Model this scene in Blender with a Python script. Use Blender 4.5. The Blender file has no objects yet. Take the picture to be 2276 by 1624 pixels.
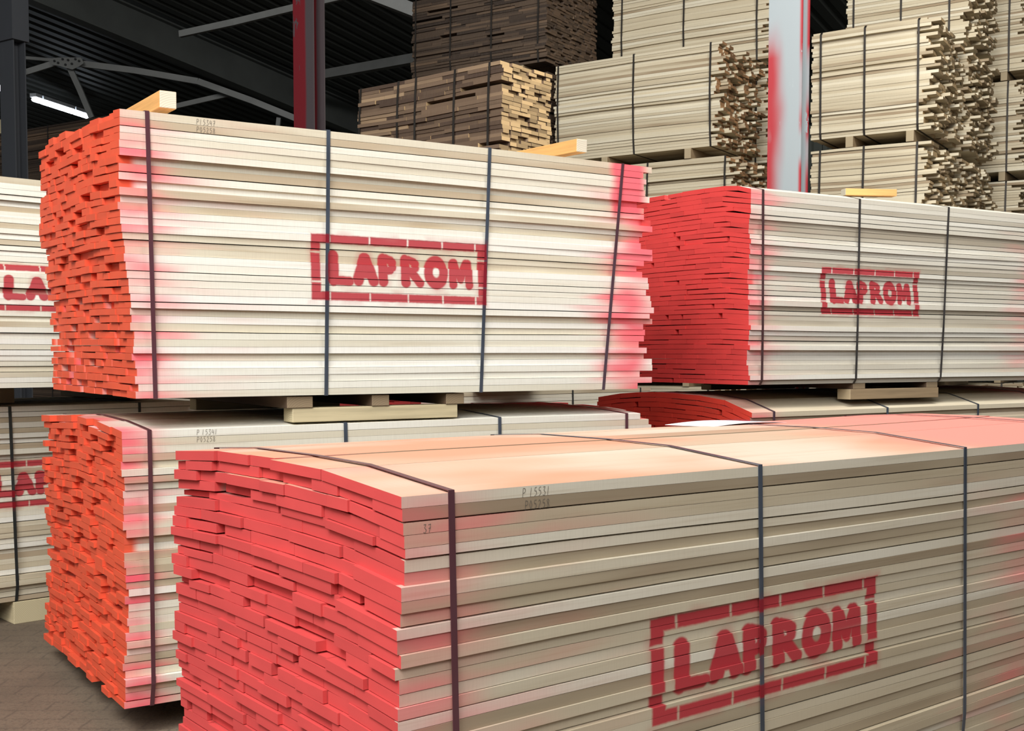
import bpy, math, random
from mathutils import Vector, Matrix
SC = bpy.context.scene
COL = SC.collection
# ------------------------------------------------------------------ camera
cd = bpy.data.cameras.new('camera'); cam = bpy.data.objects.new('camera', cd); COL.objects.link(cam)
cam.location = (0, 0, 1.42)
cam.rotation_euler = (math.radians(87.0), 0, 0)
cd.sensor_width = 36.0; cd.lens = 36.0 * 1.14079; cd.shift_y = 0.04968
cd.clip_start = 0.05; cd.clip_end = 200
SC.camera = cam
# ------------------------------------------------------------------ world, lights, exposure
wd = bpy.data.worlds.new('world'); SC.world = wd; wd.use_nodes = True
wd.node_tree.nodes['Background'].inputs[0].default_value = (0.80, 0.90, 1.0, 1)
wd.node_tree.nodes['Background'].inputs[1].default_value = 0.12
def area(name, loc, target, sx, sy, power, color):
    ld = bpy.data.lights.new(name, 'AREA'); ld.shape = 'RECTANGLE'; ld.size = sx; ld.size_y = sy
    ld.energy = power; ld.color = color
    o = bpy.data.objects.new(name, ld); COL.objects.link(o); o.location = loc
    o.rotation_euler = (Vector(target) - Vector(loc)).to_track_quat('-Z', 'Y').to_euler()
    return o
area('key_light', (-3.0, -0.9, 7.4), (0.0, 5.0, 1.2), 4.5, 3.5, 640, (1.0, 1.0, 0.99))
area('door_daylight', (-5.0, -4.6, 6.0), (0.0, 5.0, 1.2), 5.0, 3.0, 230, (1.0, 0.99, 0.98))
area('front_fill', (0.4, -4.6, 6.2), (0.4, 5.0, 1.2), 5.0, 3.0, 370, (1.0, 1.0, 0.99))  # added fill lamp behind the camera, brightens the near bundle's front
area('roof_light', (2.6, 4.9, 6.9), (2.0, 8.5, 1.5), 3.0, 1.2, 270, (1.0, 0.985, 0.95))
area('roof_light_right', (4.6, 5.4, 7.0), (5.0, 11.0, 3.8), 2.4, 1.0, 120, (1.0, 0.98, 0.93))
SC.view_settings.view_transform = 'Standard'
SC.view_settings.look = 'None'
SC.view_settings.gamma = 1.0
SC.view_settings.use_curve_mapping = False
SC.view_settings.exposure = 0.35

# ------------------------------------------------------------------ helpers
def tag(o, label=None, cat=None, group=None, kind=None):
    if label: o['label'] = label
    if cat: o['category'] = cat
    if group: o['group'] = group
    if kind: o['kind'] = kind
    return o
def empty(name, loc=(0, 0, 0), rz=0.0):
    o = bpy.data.objects.new(name, None); COL.objects.link(o)
    o.empty_display_size = 0.2; o.location = loc; o.rotation_euler = (0, 0, rz); return o
class MB:
    def __init__(s): s.v = []; s.f = []; s.a = []; s.m = []
    def add(s, vs, fs, tone=(0.5, 0.5), m=0):
        b = len(s.v); s.v += [tuple(p) for p in vs]; s.f += [tuple(b + i for i in f) for f in fs]
        s.a += [tone] * len(vs); s.m += [m] * len(fs)
    def box(s, x0, x1, y0, y1, z0, z1, tone=(0.5, 0.5), m=0):
        s.add([(x0,y0,z0),(x1,y0,z0),(x1,y1,z0),(x0,y1,z0),(x0,y0,z1),(x1,y0,z1),(x1,y1,z1),(x0,y1,z1)],
              [(0,3,2,1),(4,5,6,7),(0,1,5,4),(1,2,6,5),(2,3,7,6),(3,0,4,7)], tone, m)
    def build(s, name, mat, parent=None, loc=None, rz=None):
        me = bpy.data.meshes.new(name); me.from_pydata(s.v, [], s.f)
        at = me.attributes.new('tone', 'FLOAT_COLOR', 'POINT')
        buf = []
        for t in s.a: buf += [t[0], t[1], 0.0, 1.0]
        at.data.foreach_set('color', buf)
        for mm in (mat if isinstance(mat, (list, tuple)) else [mat]): me.materials.append(mm)
        if any(s.m): me.polygons.foreach_set('material_index', s.m)
        me.update()
        o = bpy.data.objects.new(name, me); COL.objects.link(o)
        if parent: o.parent = parent
        if loc: o.location = loc
        if rz is not None: o.rotation_euler = (0, 0, rz)
        return o
def bevel(o, w, n=2):
    m = o.modifiers.new('bevel', 'BEVEL'); m.width = w; m.segments = n; m.limit_method = 'ANGLE'; return o

# ------------------------------------------------------------------ node helpers
class NT:
    def __init__(s, tree): s.t = tree; s.n = tree.nodes; s.l = tree.links
    def put(s, x, sock):
        if x is None: return
        if hasattr(x, 'is_output') or hasattr(x, 'links'): s.l.new(x, sock)
        else:
            if hasattr(sock.default_value, '__len__') and not hasattr(x, '__len__'): x = [x] * len(sock.default_value)
            sock.default_value = x
    def m(s, op, a, b=None, c=None, clamp=False):
        n = s.n.new('ShaderNodeMath'); n.operation = op; n.use_clamp = clamp
        s.put(a, n.inputs[0]); s.put(b, n.inputs[1]); s.put(c, n.inputs[2]); return n.outputs[0]
    def vm(s, op, a, b=None, sc=None):
        n = s.n.new('ShaderNodeVectorMath'); n.operation = op
        s.put(a, n.inputs[0])
        if b is not None: s.put(b, n.inputs[1])
        if sc is not None: s.put(sc, n.inputs['Scale'])
        return n.outputs['Value'] if op in ('DOT_PRODUCT', 'LENGTH', 'DISTANCE') else n.outputs['Vector']
    def xyz(s, x, y, z):
        n = s.n.new('ShaderNodeCombineXYZ'); s.put(x, n.inputs[0]); s.put(y, n.inputs[1]); s.put(z, n.inputs[2]); return n.outputs[0]
    def sep(s, v):
        n = s.n.new('ShaderNodeSeparateXYZ'); s.put(v, n.inputs[0]); return n.outputs
    def noise(s, vec, scale=1.0, detail=2.0, rough=0.5):
        n = s.n.new('ShaderNodeTexNoise'); s.put(vec, n.inputs['Vector']); n.inputs['Scale'].default_value = scale
        n.inputs['Detail'].default_value = detail; n.inputs['Roughness'].default_value = rough; return n.outputs['Fac']
    def ss(s, x, e0, e1):            # smoothstep; e0 may be larger than e1
        n = s.n.new('ShaderNodeMapRange'); n.interpolation_type = 'SMOOTHSTEP'; n.clamp = True
        a, b, f0, f1 = (e0, e1, 0.0, 1.0) if e0 < e1 else (e1, e0, 1.0, 0.0)
        s.put(x, n.inputs['Value']); n.inputs['From Min'].default_value = a; n.inputs['From Max'].default_value = b
        n.inputs['To Min'].default_value = f0; n.inputs['To Max'].default_value = f1; return n.outputs['Result']
    def mix(s, f, a, b, mode='MIX'):
        n = s.n.new('ShaderNodeMix'); n.data_type = 'RGBA'; n.blend_type = mode
        s.put(f, n.inputs[0])
        for x, k in ((a, 6), (b, 7)):
            if isinstance(x, (tuple, list)) and len(x) == 3: x = tuple(x) + (1,)
            s.put(x, n.inputs[k])
        return n.outputs[2]
    def ramp(s, f, stops):
        n = s.n.new('ShaderNodeValToRGB'); s.put(f, n.inputs[0]); e = n.color_ramp.elements
        while len(e) < len(stops): e.new(0.5)
        for i, (p, c) in enumerate(stops): e[i].position = p; e[i].color = tuple(c) + (1,)
        return n.outputs[0]
def srgb(r, g, b):
    return tuple(((c / 255.0) / 12.92 if c <= 10 else (((c / 255.0) + 0.055) / 1.055) ** 2.4) for c in (r, g, b))
def new_mat(name, rough=0.7, metal=0.0):
    m = bpy.data.materials.new(name); m.use_nodes = True
    nt = NT(m.node_tree); bs = m.node_tree.nodes['Principled BSDF']
    bs.inputs['Roughness'].default_value = rough; bs.inputs['Metallic'].default_value = metal
    return m, nt, bs
def simple(name, col, rough=0.7, metal=0.0, var=0.15, scale=6.0, stretch=(1, 1, 1)):
    m, nt, bs = new_mat(name, rough, metal)
    tc = nt.n.new('ShaderNodeTexCoord').outputs['Object']
    f = nt.noise(nt.vm('MULTIPLY', tc, stretch), scale, 4.0, 0.6)
    c = nt.mix(nt.ss(f, 0.25, 0.75), tuple(x * (1 - var) for x in col), tuple(min(1, x * (1 + var)) for x in col))
    nt.put(c, bs.inputs['Base Color']); return m
def emit(name, col, st):
    m, nt, bs = new_mat(name); bs.inputs['Emission Color'].default_value = tuple(col) + (1,); bs.inputs['Emission Strength'].default_value = st
    return m

# ---- stencil: signed distance of the word LAPROM in its broken frame, metres, lower left corner at 0,0
def stencil_group():
    g = bpy.data.node_groups.new('laprom_stencil', 'ShaderNodeTree')
    g.interface.new_socket('Vector', in_out='INPUT', socket_type='NodeSocketVector')
    g.interface.new_socket('Mask', in_out='OUTPUT', socket_type='NodeSocketFloat')
    t = NT(g); gi = g.nodes.new('NodeGroupInput'); go = g.nodes.new('NodeGroupOutput'); P = gi.outputs[0]
    segs = [(.094,.176,.094,.082,0.024),(.10,.080,.165,.078,0.018),
            (.232,.172,.203,.084,0.023),(.238,.172,.272,.084,0.023),(.222,.112,.256,.112,0.020),
            (.316,.176,.316,.082,0.021),(.330,.178,.352,.170,0.017),(.362,.162,.360,.142,0.017),(.350,.130,.330,.126,0.016),
            (.420,.176,.420,.082,0.021),(.436,.178,.460,.170,0.016),(.470,.162,.466,.144,0.017),(.456,.132,.436,.128,0.016),(.448,.126,.486,.082,0.019),
            (.648,.172,.646,.082,0.019),(.655,.174,.684,.105,0.017),(.712,.174,.684,.105,0.017),(.722,.172,.726,.082,0.019)]
    d = None
    for ax, ay, bx, by, r in segs:
        ba = (bx - ax, by - ay, 0); L2 = ba[0] ** 2 + ba[1] ** 2
        pa = t.vm('SUBTRACT', P, (ax, ay, 0))
        h = t.m('DIVIDE', t.vm('DOT_PRODUCT', pa, ba), L2, clamp=True)
        q = t.vm('SUBTRACT', pa, t.vm('SCALE', ba, sc=h))
        s_ = t.m('SUBTRACT', t.vm('LENGTH', q), r)
        d = s_ if d is None else t.m('MINIMUM', d, s_)
    q = t.vm('MULTIPLY', t.vm('SUBTRACT', P, (.565, .129, 0)), (1.0, .80, 0))
    ring = t.m('SUBTRACT', t.m('ABSOLUTE', t.m('SUBTRACT', t.vm('LENGTH', q), .037)), .0195)
    d = t.m('MINIMUM', d, ring)
    s = t.sep(P); X, Y = s[0], s[1]
    ax = t.m('ABSOLUTE', t.m('SUBTRACT', X, .405)); ay = t.m('ABSOLUTE', t.m('SUBTRACT', Y, .13))
    outer = t.m('MAXIMUM', t.m('SUBTRACT', ax, .405), t.m('SUBTRACT', ay, .13))
    inner = t.m('MAXIMUM', t.m('SUBTRACT', ax, .367), t.m('SUBTRACT', ay, .098))
    fr = t.m('MAXIMUM', outer, t.m('MULTIPLY', inner, -1.0))
    gap = None
    for gx in (.078, .255, .430, .595, .757):
        e = t.m('SUBTRACT', t.m('ABSOLUTE', t.m('SUBTRACT', X, gx)), .0045)
        gap = e if gap is None else t.m('MINIMUM', gap, e)
    for gy in (.072, .190):
        gap = t.m('MINIMUM', gap, t.m('SUBTRACT', t.m('ABSOLUTE', t.m('SUBTRACT', Y, gy)), .0045))
    fr = t.m('MAXIMUM', fr, t.m('MULTIPLY', gap, -1.0))
    d = t.m('MINIMUM', d, fr)
    nz = t.noise(P, 30.0, 3.0, 0.6)
    d = t.m('ADD', d, t.m('MULTIPLY', t.m('SUBTRACT', nz, 0.5), 0.006))
    core = t.ss(d, .0065, -.003)
    halo = t.m('MULTIPLY', t.ss(d, .030, .0), t.m('MULTIPLY', t.ss(t.noise(P, 9.0, 1.0), .42, .62), .30))
    out = t.m('MAXIMUM', core, halo)
    g.links.new(out, go.inputs[0]); return g
STENCIL = stencil_group()
def stencil_mask(nt, u, w, st):     # st = (u0, w0, scale_u, scale_w, skew)
    gn = nt.n.new('ShaderNodeGroup'); gn.node_tree = STENCIL
    du = nt.m('SUBTRACT', u, st[0])
    x = nt.m('DIVIDE', du, st[2])
    y = nt.m('DIVIDE', nt.m('SUBTRACT', nt.m('SUBTRACT', w, st[1]), nt.m('MULTIPLY', du, st[4])), st[3])
    nt.put(nt.xyz(x, y, 0.0), gn.inputs[0]); return gn.outputs[0]

PALE = [(0.0, srgb(180,163,136)), (0.12, srgb(205,196,173)), (0.4, srgb(219,215,198)), (0.7, srgb(226,223,210)), (1.0, srgb(234,232,223))]
PALEC = [(0.0, srgb(172,154,128)), (0.12, srgb(198,186,160)), (0.4, srgb(212,204,184)), (0.7, srgb(219,213,197)), (1.0, srgb(228,224,212))]
FAR  = [(0.0, srgb(158,138,110)), (0.15, srgb(190,176,148)), (0.5, srgb(204,191,163)), (0.85, srgb(210,199,173)), (1.0, srgb(220,211,188))]
BROWN = [(0.0, srgb(72,54,42)), (0.3, srgb(98,78,60)), (0.8, srgb(116,94,74)), (1.0, srgb(160,134,104))]
DBROWN = [(0.0, srgb(52,40,32)), (0.3, srgb(72,57,45)), (0.8, srgb(88,71,56)), (1.0, srgb(112,90,70))]
GREYISH = [(0.0, srgb(160,150,132)), (0.3, srgb(190,183,167)), (0.7, srgb(208,203,189)), (1.0, srgb(222,219,208))]
TANGREY = [(0.0, srgb(146,130,106)), (0.3, srgb(182,168,142)), (0.7, srgb(198,187,164)), (1.0, srgb(212,205,188))]
ORANGE = srgb(224, 84, 50); RED = srgb(206, 70, 68); PINK = srgb(236, 88, 104); CRIM = srgb(172, 22, 42)
def wood(name, ramp, L, H, end0=None, end1=None, spray0=None, spray1=None, top=None, stencil=None, endgrain=srgb(150,112,76)):
    """spray0/1 = (reach, amount): red overspray on the long faces from the u=0 and u=L ends"""
    m, nt, bs = new_mat(name, 0.75)
    tcn = nt.n.new('ShaderNodeTexCoord'); tc = tcn.outputs['Object']; nr = nt.sep(tcn.outputs['Normal'])
    u, v, w = nt.sep(tc)
    at = nt.n.new('ShaderNodeAttribute'); at.attribute_name = 'tone'
    ts = nt.sep(at.outputs['Vector']); t0, t1 = ts[0], ts[1]
    off = nt.xyz(nt.m('MULTIPLY', t0, 37.0), nt.m('MULTIPLY', t1, 53.0), 0.0)
    gv = nt.vm('ADD', nt.vm('MULTIPLY', tc, (1.3, 26.0, 60.0)), off)
    gr = nt.noise(gv, 1.0, 4.0, 0.65)
    fine = nt.noise(nt.vm('MULTIPLY', tc, (260.0, 8.0, 14.0)), 1.0, 1.0)     # saw marks across the board
    blot = nt.noise(nt.vm('ADD', nt.vm('MULTIPLY', tc, (1.0, 4.0, 7.0)), off), 1.2, 2.0)
    f = nt.m('ADD', t0, nt.m('MULTIPLY', nt.m('SUBTRACT', blot, 0.5), 0.55))
    c = nt.ramp(f, ramp)
    c = nt.mix(nt.m('MULTIPLY', nt.ss(gr, 0.50, 0.74), 0.30), c, nt.mix(1.0, c, (0.60, 0.50, 0.38), 'MULTIPLY'))
    c = nt.mix(nt.m('MULTIPLY', nt.ss(fine, 0.4, 0.7), 0.07), c, (0.30, 0.25, 0.18))
    # red overspray
    pn = nt.noise(nt.vm('ADD', nt.vm('MULTIPLY', tc, (2.5, 2.5, 9.0)), off), 1.0, 1.5)
    facing = nt.m('ADD', 0.0, nt.ss(nr[1], -0.2, -0.6))
    if spray0:
        r, a = spray0
        uj = nt.m('SUBTRACT', u, nt.m('MULTIPLY', nt.m('SUBTRACT', pn, 0.5), r * 0.5))
        near = nt.m('MULTIPLY', nt.ss(uj, r * 0.42, -0.02), nt.m('ADD', nt.m('MULTIPLY', nt.ss(pn, 0.3, 0.7), 0.50), 0.26))
        wide = nt.m('MULTIPLY', nt.ss(uj, r * 1.1, 0.0), nt.m('MULTIPLY', nt.ss(pn, 0.45, 0.8), 0.35))
        s0 = nt.m('MULTIPLY', nt.m('ADD', near, wide), a, clamp=True)
        c = nt.mix(s0, c, PINK)
    if spray1:
        r, a = spray1[:2]
        s1 = nt.ss(nt.m('ADD', u, nt.m('MULTIPLY', nt.m('SUBTRACT', pn, 0.5), r * 1.3)), L - r, L - r * 0.15)
        s1 = nt.m('MULTIPLY', s1, nt.m('MULTIPLY', nt.m('ADD', nt.ss(nt.noise(nt.vm('MULTIPLY', tc, (1.5, 1.0, 4.5)), 1.0, 1.0), 0.42, 0.62), 0.12), a))
        if len(spray1) > 2:   # solid band of paint on the upper boards
            band = nt.m('MULTIPLY', nt.m('MULTIPLY', nt.ss(nt.m('ADD', u, nt.m('MULTIPLY', pn, 0.08)), L - 0.21, L - 0.15), nt.ss(w, H * 0.72, H * 0.80)), nt.ss(u, L + .02, L - 0.06))
            s1 = nt.m('MAXIMUM', s1, nt.m('MULTIPLY', band, 0.92))
        c = nt.mix(s1, c, PINK)
    if top:                  # peach or pink film on the upper side
        tn = nt.noise(nt.vm('MULTIPLY', tc, (0.9, 2.2, 1.0)), 1.0, 2.0)
        tf = nt.m('MULTIPLY', nt.m('MULTIPLY', nt.ss(nr[2], 0.5, 0.8), nt.ss(w, H - 0.03, H - 0.01)), nt.m('MULTIPLY', nt.m('ADD', nt.m('ADD', nt.ss(tn, 0.35, 0.7), 0.35), nt.m('MULTIPLY', nt.ss(u, 1.9, 2.6), 0.7)), top[1]))
        tcx = nt.mix(nt.ss(nt.m('ADD', u, nt.m('MULTIPLY', tn, 0.5)), 2.0, 2.7), top[0], srgb(222, 134, 120))
        c = nt.mix(nt.m('MINIMUM', tf, 1.0), c, tcx)
    if stencil:
        sm = nt.m('MULTIPLY', stencil_mask(nt, u, w, stencil), nt.m('MULTIPLY', nt.ss(v, 0.09, 0.05), nt.ss(pn, 0.0, 0.35)))
        c = nt.mix(nt.m('MULTIPLY', sm, 0.94), c, CRIM)
    for col, lo, sgn in ((end0, 0.0, -1), (end1, L, 1)):
        n = nt.ss(nt.m('MULTIPLY', nr[0], float(sgn)), 0.45, 0.6)
        if col:
            inner = nt.m('MULTIPLY', nt.ss(v, 0.012, 0.02), nt.m('SUBTRACT', 1.0, nt.m('MULTIPLY', nt.ss(nr[2], 0.5, 0.7), nt.ss(w, H - 0.03, H - 0.02))))
            dep = nt.ss(nt.m('MULTIPLY', nt.m('SUBTRACT', u, lo), float(-sgn)), 0.055, 0.02)
            n = nt.m('MAXIMUM', n, nt.m('MULTIPLY', inner, dep))
            en = nt.noise(nt.vm('MULTIPLY', tc, (6.0, 5.0, 12.0)), 1.0, 3.0)
            cc = nt.mix(nt.ss(en, 0.3, 0.7), tuple(x * 0.90 for x in col), col)
            cc = nt.mix(nt.m('MULTIPLY', nt.ss(t1, 0.80, 1.0), 0.35), cc, tuple(x * 0.62 for x in col))
            c = nt.mix(n, c, cc)
        else:
            cc = nt.mix(t1, tuple(x * 0.55 for x in endgrain), tuple(min(1, x * 1.35) for x in endgrain))
            c = nt.mix(n, c, cc)
    nt.put(c, bs.inputs['Base Color'])
    bp = nt.n.new('ShaderNodeBump'); bp.inputs['Strength'].default_value = 0.12; bp.inputs['Distance'].default_value = 0.002
    nt.put(gr, bp.inputs['Height']); nt.put(bp.outputs[0], bs.inputs['Normal'])
    return m
def strap_mat(name, L, base=srgb(78, 86, 98), spray=0.0, stencil=None, rough=0.30):
    m, nt, bs = new_mat(name, rough, 0.55)
    tc = nt.n.new('ShaderNodeTexCoord').outputs['Object']; u, v, w = nt.sep(tc)
    n = nt.noise(nt.vm('MULTIPLY', tc, (20, 6, 5)), 1.0, 2.0)
    c = nt.mix(nt.ss(n, 0.3, 0.7), base, tuple(x * 1.5 for x in base))
    if spray:
        e = nt.m('MAXIMUM', nt.ss(u, 0.45, 0.1), nt.ss(u, L - 0.45, L - 0.1))
        c = nt.mix(nt.m('MULTIPLY', e, spray), c, srgb(120, 60, 66))
    if stencil:
        c = nt.mix(nt.m('MULTIPLY', stencil_mask(nt, u, w, stencil), 0.85), c, CRIM)
    nt.put(c, bs.inputs['Base Color']); return m

M_pine = None
def pine(name, side, end):
    m, nt, bs = new_mat(name, 0.7)
    tcn = nt.n.new('ShaderNodeTexCoord'); tc = tcn.outputs['Object']; nr = nt.sep(tcn.outputs['Normal'])
    gr = nt.noise(nt.vm('MULTIPLY', tc, (2.0, 40.0, 40.0)), 1.0, 4.0, 0.6)
    c = nt.mix(nt.ss(gr, 0.35, 0.75), side, tuple(x * 0.72 for x in side))
    kn = nt.n.new('ShaderNodeTexVoronoi'); kn.inputs['Scale'].default_value = 1.0
    nt.put(nt.vm('MULTIPLY', tc, (2.2, 9.0, 9.0)), kn.inputs['Vector'])
    c = nt.mix(nt.m('MULTIPLY', nt.ss(kn.outputs['Distance'], 0.10, 0.04), 0.8), c, srgb(84, 56, 34))
    rings = nt.n.new('ShaderNodeTexWave'); rings.wave_type = 'RINGS'; rings.rings_direction = 'X'
    nt.put(nt.vm('ADD', tc, (0.0, 0.03, 0.05)), rings.inputs['Vector']); rings.inputs['Scale'].default_value = 38.0; rings.inputs['Distortion'].default_value = 1.5
    ec = nt.mix(nt.m('MULTIPLY', rings.outputs['Fac'], 0.5), end, tuple(x * 0.62 for x in end))
    e = nt.ss(nt.m('ABSOLUTE', nr[0]), 0.6, 0.8)
    c = nt.mix(e, c, ec); nt.put(c, bs.inputs['Base Color']); return m

# ------------------------------------------------------------------ lumber bundle
def hull(pts):
    pts = sorted(set(pts))
    def half(ps):
        h = []
        for p in ps:
            while len(h) >= 2 and (h[-1][0]-h[-2][0])*(p[1]-h[-2][1]) - (h[-1][1]-h[-2][1])*(p[0]-h[-2][0]) <= 1e-9: h.pop()
            h.append(p)
        return h
    a = half(pts); b = half(pts[::-1]); return a[:-1] + b[:-1]
def pl(tab, x):
    if x <= tab[0][0]: return tab[0][1]
    for (a, b), (c, d) in zip(tab, tab[1:]):
        if x <= c: return b + (d - b) * (x - a) / (c - a)
    return tab[-1][1]
def lumber(name, label, loc, rz, L, W, n, t, mat, smat, straps, seed, top=((0, 0),), bot=((0, 0),),
           wid=(0.075, 0.19), jf=0.010, j0=(0.006, 0.2, 0.022), j1=(0.006, 0.1, 0.02), hole=0.03, flush=(),
           split=None, parts=100, shift=((0, 0),), group=None, nseg=5, wave=0.006, tw=0.016, topw=False, ftab=((0, 0),)):
    R = random.Random(seed)
    root = empty(name, loc, rz); tag(root, label, 'lumber bundle', group)
    ts = [t * (1 + R.uniform(-0.05, 0.05)) for _ in range(n)]; k = t * n / sum(ts)
    zs = [0.0]
    for x in ts: zs.append(zs[-1] + x * k)
    H = t * n
    wv = [[0.0] * (nseg + 1)]
    for i in range(n):
        prev = wv[-1]; a = R.uniform(-1, 1) * wave * 0.35; ph = R.uniform(0, 6.28)
        wv.append([prev[j] * 0.86 + a * math.sin(ph + 2.4 * j / nseg * 2) for j in range(nseg + 1)])
    wv[0] = [0] * (nseg + 1)
    def z(i, v, j):
        q = i / n
        return zs[i] + q * pl(top, v) + (1 - q) * pl(bot, v) + wv[i][j]
    boards = []   # (score, MB)
    seclist = []
    fo = 0.0; run = 0
    for i in range(n):
        if run <= 0: fo = R.uniform(-jf, jf) * (1.0 if R.random() < 0.75 else 2.3); run = R.choice((1, 1, 1, 2, 2, 3))
        run -= 1
        f = fo + R.uniform(-0.0015, 0.0015) + pl(ftab, i / n)
        if i in flush: f = 0.0
        v = f; first = True
        sh = pl(shift, i / n)
        while v < W - 0.02:
            bw = R.uniform(*wid) * (1.35 if (i == n - 1 and topw) else 1.0)
            if v + bw > W - wid[0] * 0.7: bw = W + R.uniform(-0.012, 0.012) - v
            v1 = v + bw
            spans = []
            us = sh + R.uniform(-j0[0], j0[0]); ue = L + R.uniform(-j1[0], j1[0])
            if R.random() < j0[1] and not first: us += R.uniform(0.3, 1.0) * j0[2]
            if R.random() < j1[1]: ue -= R.uniform(0.3, 1.0) * j1[2]
            if i in flush and first: us = sh
            if split and (first or v1 > W - 0.03):
                a = us
                while a < ue - 0.02:
                    b = a + R.uniform(*split)
                    if b > ue - 0.12: b = ue
                    if R.random() > 0.07: spans.append((a, b - 0.002, R.uniform(-0.006, 0.008)))
                    a = b
            else: spans.append((us, ue, 0.0))
            tone_b = R.random()
            for (a, b, dv) in spans:
                tone = (tone_b if len(spans) == 1 else R.random(), R.random())
                if R.random() < 0.05: tone = (R.uniform(0, 0.1), tone[1])
                mb = MB(); vs = []; fs = []
                ns = nseg if (first or i == n - 1) else 2
                g = R.uniform(0.0004, 0.0009) if R.random() < 0.7 else R.uniform(0.0018, 0.0045)
                ca, cb = (R.uniform(0, 0.0006 if first else 0.0022), R.uniform(0, 0.0022)) if i < n - 1 else (0, 0)
                for s in range(ns + 1):
                    q = s / ns; uu = a + (b - a) * q
                    jj = max(0.0, min(1.0, uu / L)) * nseg; j = min(nseg - 1, int(jj)); fr = jj - j
                    bow = (math.sin(tone[1] * 9 + q * 3.0) * 0.0022) if len(spans) == 1 and i not in flush else 0.0
                    def zz(ii, vv): return z(ii, vv, j) * (1 - fr) + z(ii, vv, j + 1) * fr
                    va, vb = v + dv + bow, v1 - (0.0012 if i < n - 1 else 0.0025)
                    vs += [(uu, va, zz(i, v)), (uu, vb, zz(i, v1)), (uu, vb, zz(i + 1, v1) - g - cb), (uu, va, zz(i + 1, v) - g - ca)]
                for s in range(ns):
                    o = 4 * s
                    fs += [(o, o + 4, o + 7, o + 3), (o + 3, o + 7, o + 6, o + 2), (o + 2, o + 6, o + 5, o + 1), (o + 1, o + 5, o + 4, o)]
                e = 4 * ns
                fs += [(0, 3, 2, 1), (e, e + 1, e + 2, e + 3)]
                mb.add(vs, fs, tone)
                sc = 0
                if first: sc = 100 * (b - a) + 10
                elif i == n - 1: sc = 60 * bw / W + 8
                else: sc = bw * (1.15 - 0.25 * v / W) + R.random() * 0.01
                boards.append((sc, mb))
            seclist.append((v, i)); seclist.append((v1, i))
            v = v1 + (R.uniform(0.016, 0.036) if R.random() < hole else 0.0005)
            first = False
    boards.sort(key=lambda x: -x[0])
    if len(boards) <= parts + 1: parts = len(boards)
    for sc, mb in boards[:parts]: mb.build('board', mat, root)
    if boards[parts:]:
        rest = MB()
        for sc, mb in boards[parts:]:
            b0 = len(rest.v); rest.v += mb.v; rest.f += [tuple(b0 + q for q in f) for f in mb.f]; rest.a += mb.a; rest.m += mb.m
        o = rest.build('boards', mat, root); o['kind'] = 'stuff'
    for (ut, ub) in straps:
        um = (ut + ub) / 2
        j = min(nseg, max(0, round(um / L * nseg)))
        pts = []
        for (v, i) in seclist:
            pts.append((round(v, 4), round(z(i, v, j), 4))); pts.append((round(v, 4), round(z(i + 1, v, j), 4)))
        hp = hull(pts); cy_ = sum(p[0] for p in hp) / len(hp); cz = sum(p[1] for p in hp) / len(hp)
        # drop near-duplicates, then a thin band with a real thickness
        q = [hp[0]]
        for p in hp[1:]:
            if math.hypot(p[0] - q[-1][0], p[1] - q[-1][1]) > 0.02: q.append(p)
        hp = q; N = len(hp); mb = MB(); vs = []
        for p in hp:
            d = math.hypot(p[0] - cy_, p[1] - cz); dx, dz = (p[0] - cy_) / d, (p[1] - cz) / d
            sx = 1 if dx > 0 else -1; sz = 1 if dz > 0 else -1
            uu = ub + (ut - ub) * max(0, min(1, p[1] / H))
            for off in (0.0012, 0.0026):
                for du in (-tw / 2, tw / 2):
                    vs.append((uu + du, p[0] + sx * off, p[1] + sz * off))
        fs = []
        for s in range(N):
            a = 4 * s; b = 4 * ((s + 1) % N)
            fs += [(a+2, a+3, b+3, b+2), (a, b, b+1, a+1), (a, a+2, b+2, b), (a+1, b+1, b+3, a+3)]
        mb.add(vs, fs); mb.build('strap', smat, root)
    return root
def rot_of(yaw): return math.radians(90 - yaw)

# pencil writing as thin strokes just in front of the boards
GL = {'P': [[(0,0),(0.1,1)],[(0.1,1),(.45,.95),(.5,.7),(.35,.5),(.05,.45)]], '1': [[(.1,0),(.25,1)]], '5': [[(.5,1),(.15,.95),(.1,.6),(.4,.6),(.45,.25),(.05,0)]],
      '3': [[(.05,.95),(.45,1),(.2,.6),(.5,.35),(.3,0),(0,.1)]], '4': [[(.2,1),(.0,.4),(.5,.45)],[(.45,.9),(.4,0)]], '7': [[(.05,.9),(.5,1),(.2,0)],[(.1,.5),(.5,.55)]],
      '0': [[(.25,1),(.02,.5),(.25,0),(.45,.5),(.25,1)]], '2': [[(.05,.8),(.3,1),(.45,.75),(.05,.05),(.5,0)]], '8': [[(.25,.55),(.05,.8),(.25,1),(.45,.8),(.05,.25),(.25,0),(.45,.25),(.25,.55)]],
      '6': [[(.4,1),(.08,.5),(.1,.1),(.35,0),(.45,.3),(.15,.45)]], ' ': []}
def pencil(parent, text, u, w, h, slope=0.0, off=-0.0006, mat=None):
    mb = MB(); x = u
    for ch in text:
        for st in GL[ch]:
            for (a, b) in zip(st, st[1:]):
                p = Vector((x + a[0] * h * .8, 0, w + a[1] * h + slope * (x - u))); q = Vector((x + b[0] * h * .8, 0, w + b[1] * h + slope * (x - u)))
                d = (q - p); ln = d.length
                if ln < 1e-6: continue
                d /= ln; nn = Vector((-d.z, 0, d.x)) * 0.0006
                mb.add([(p.x+nn.x, off, p.z+nn.z), (p.x-nn.x, off, p.z-nn.z), (q.x-nn.x, off, q.z-nn.z), (q.x+nn.x, off, q.z+nn.z)], [(0,1,2,3)])
        x += h * (0.62 if ch != ' ' else 0.4)
    o = mb.build('pencil_writing', mat, parent); return o
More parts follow.
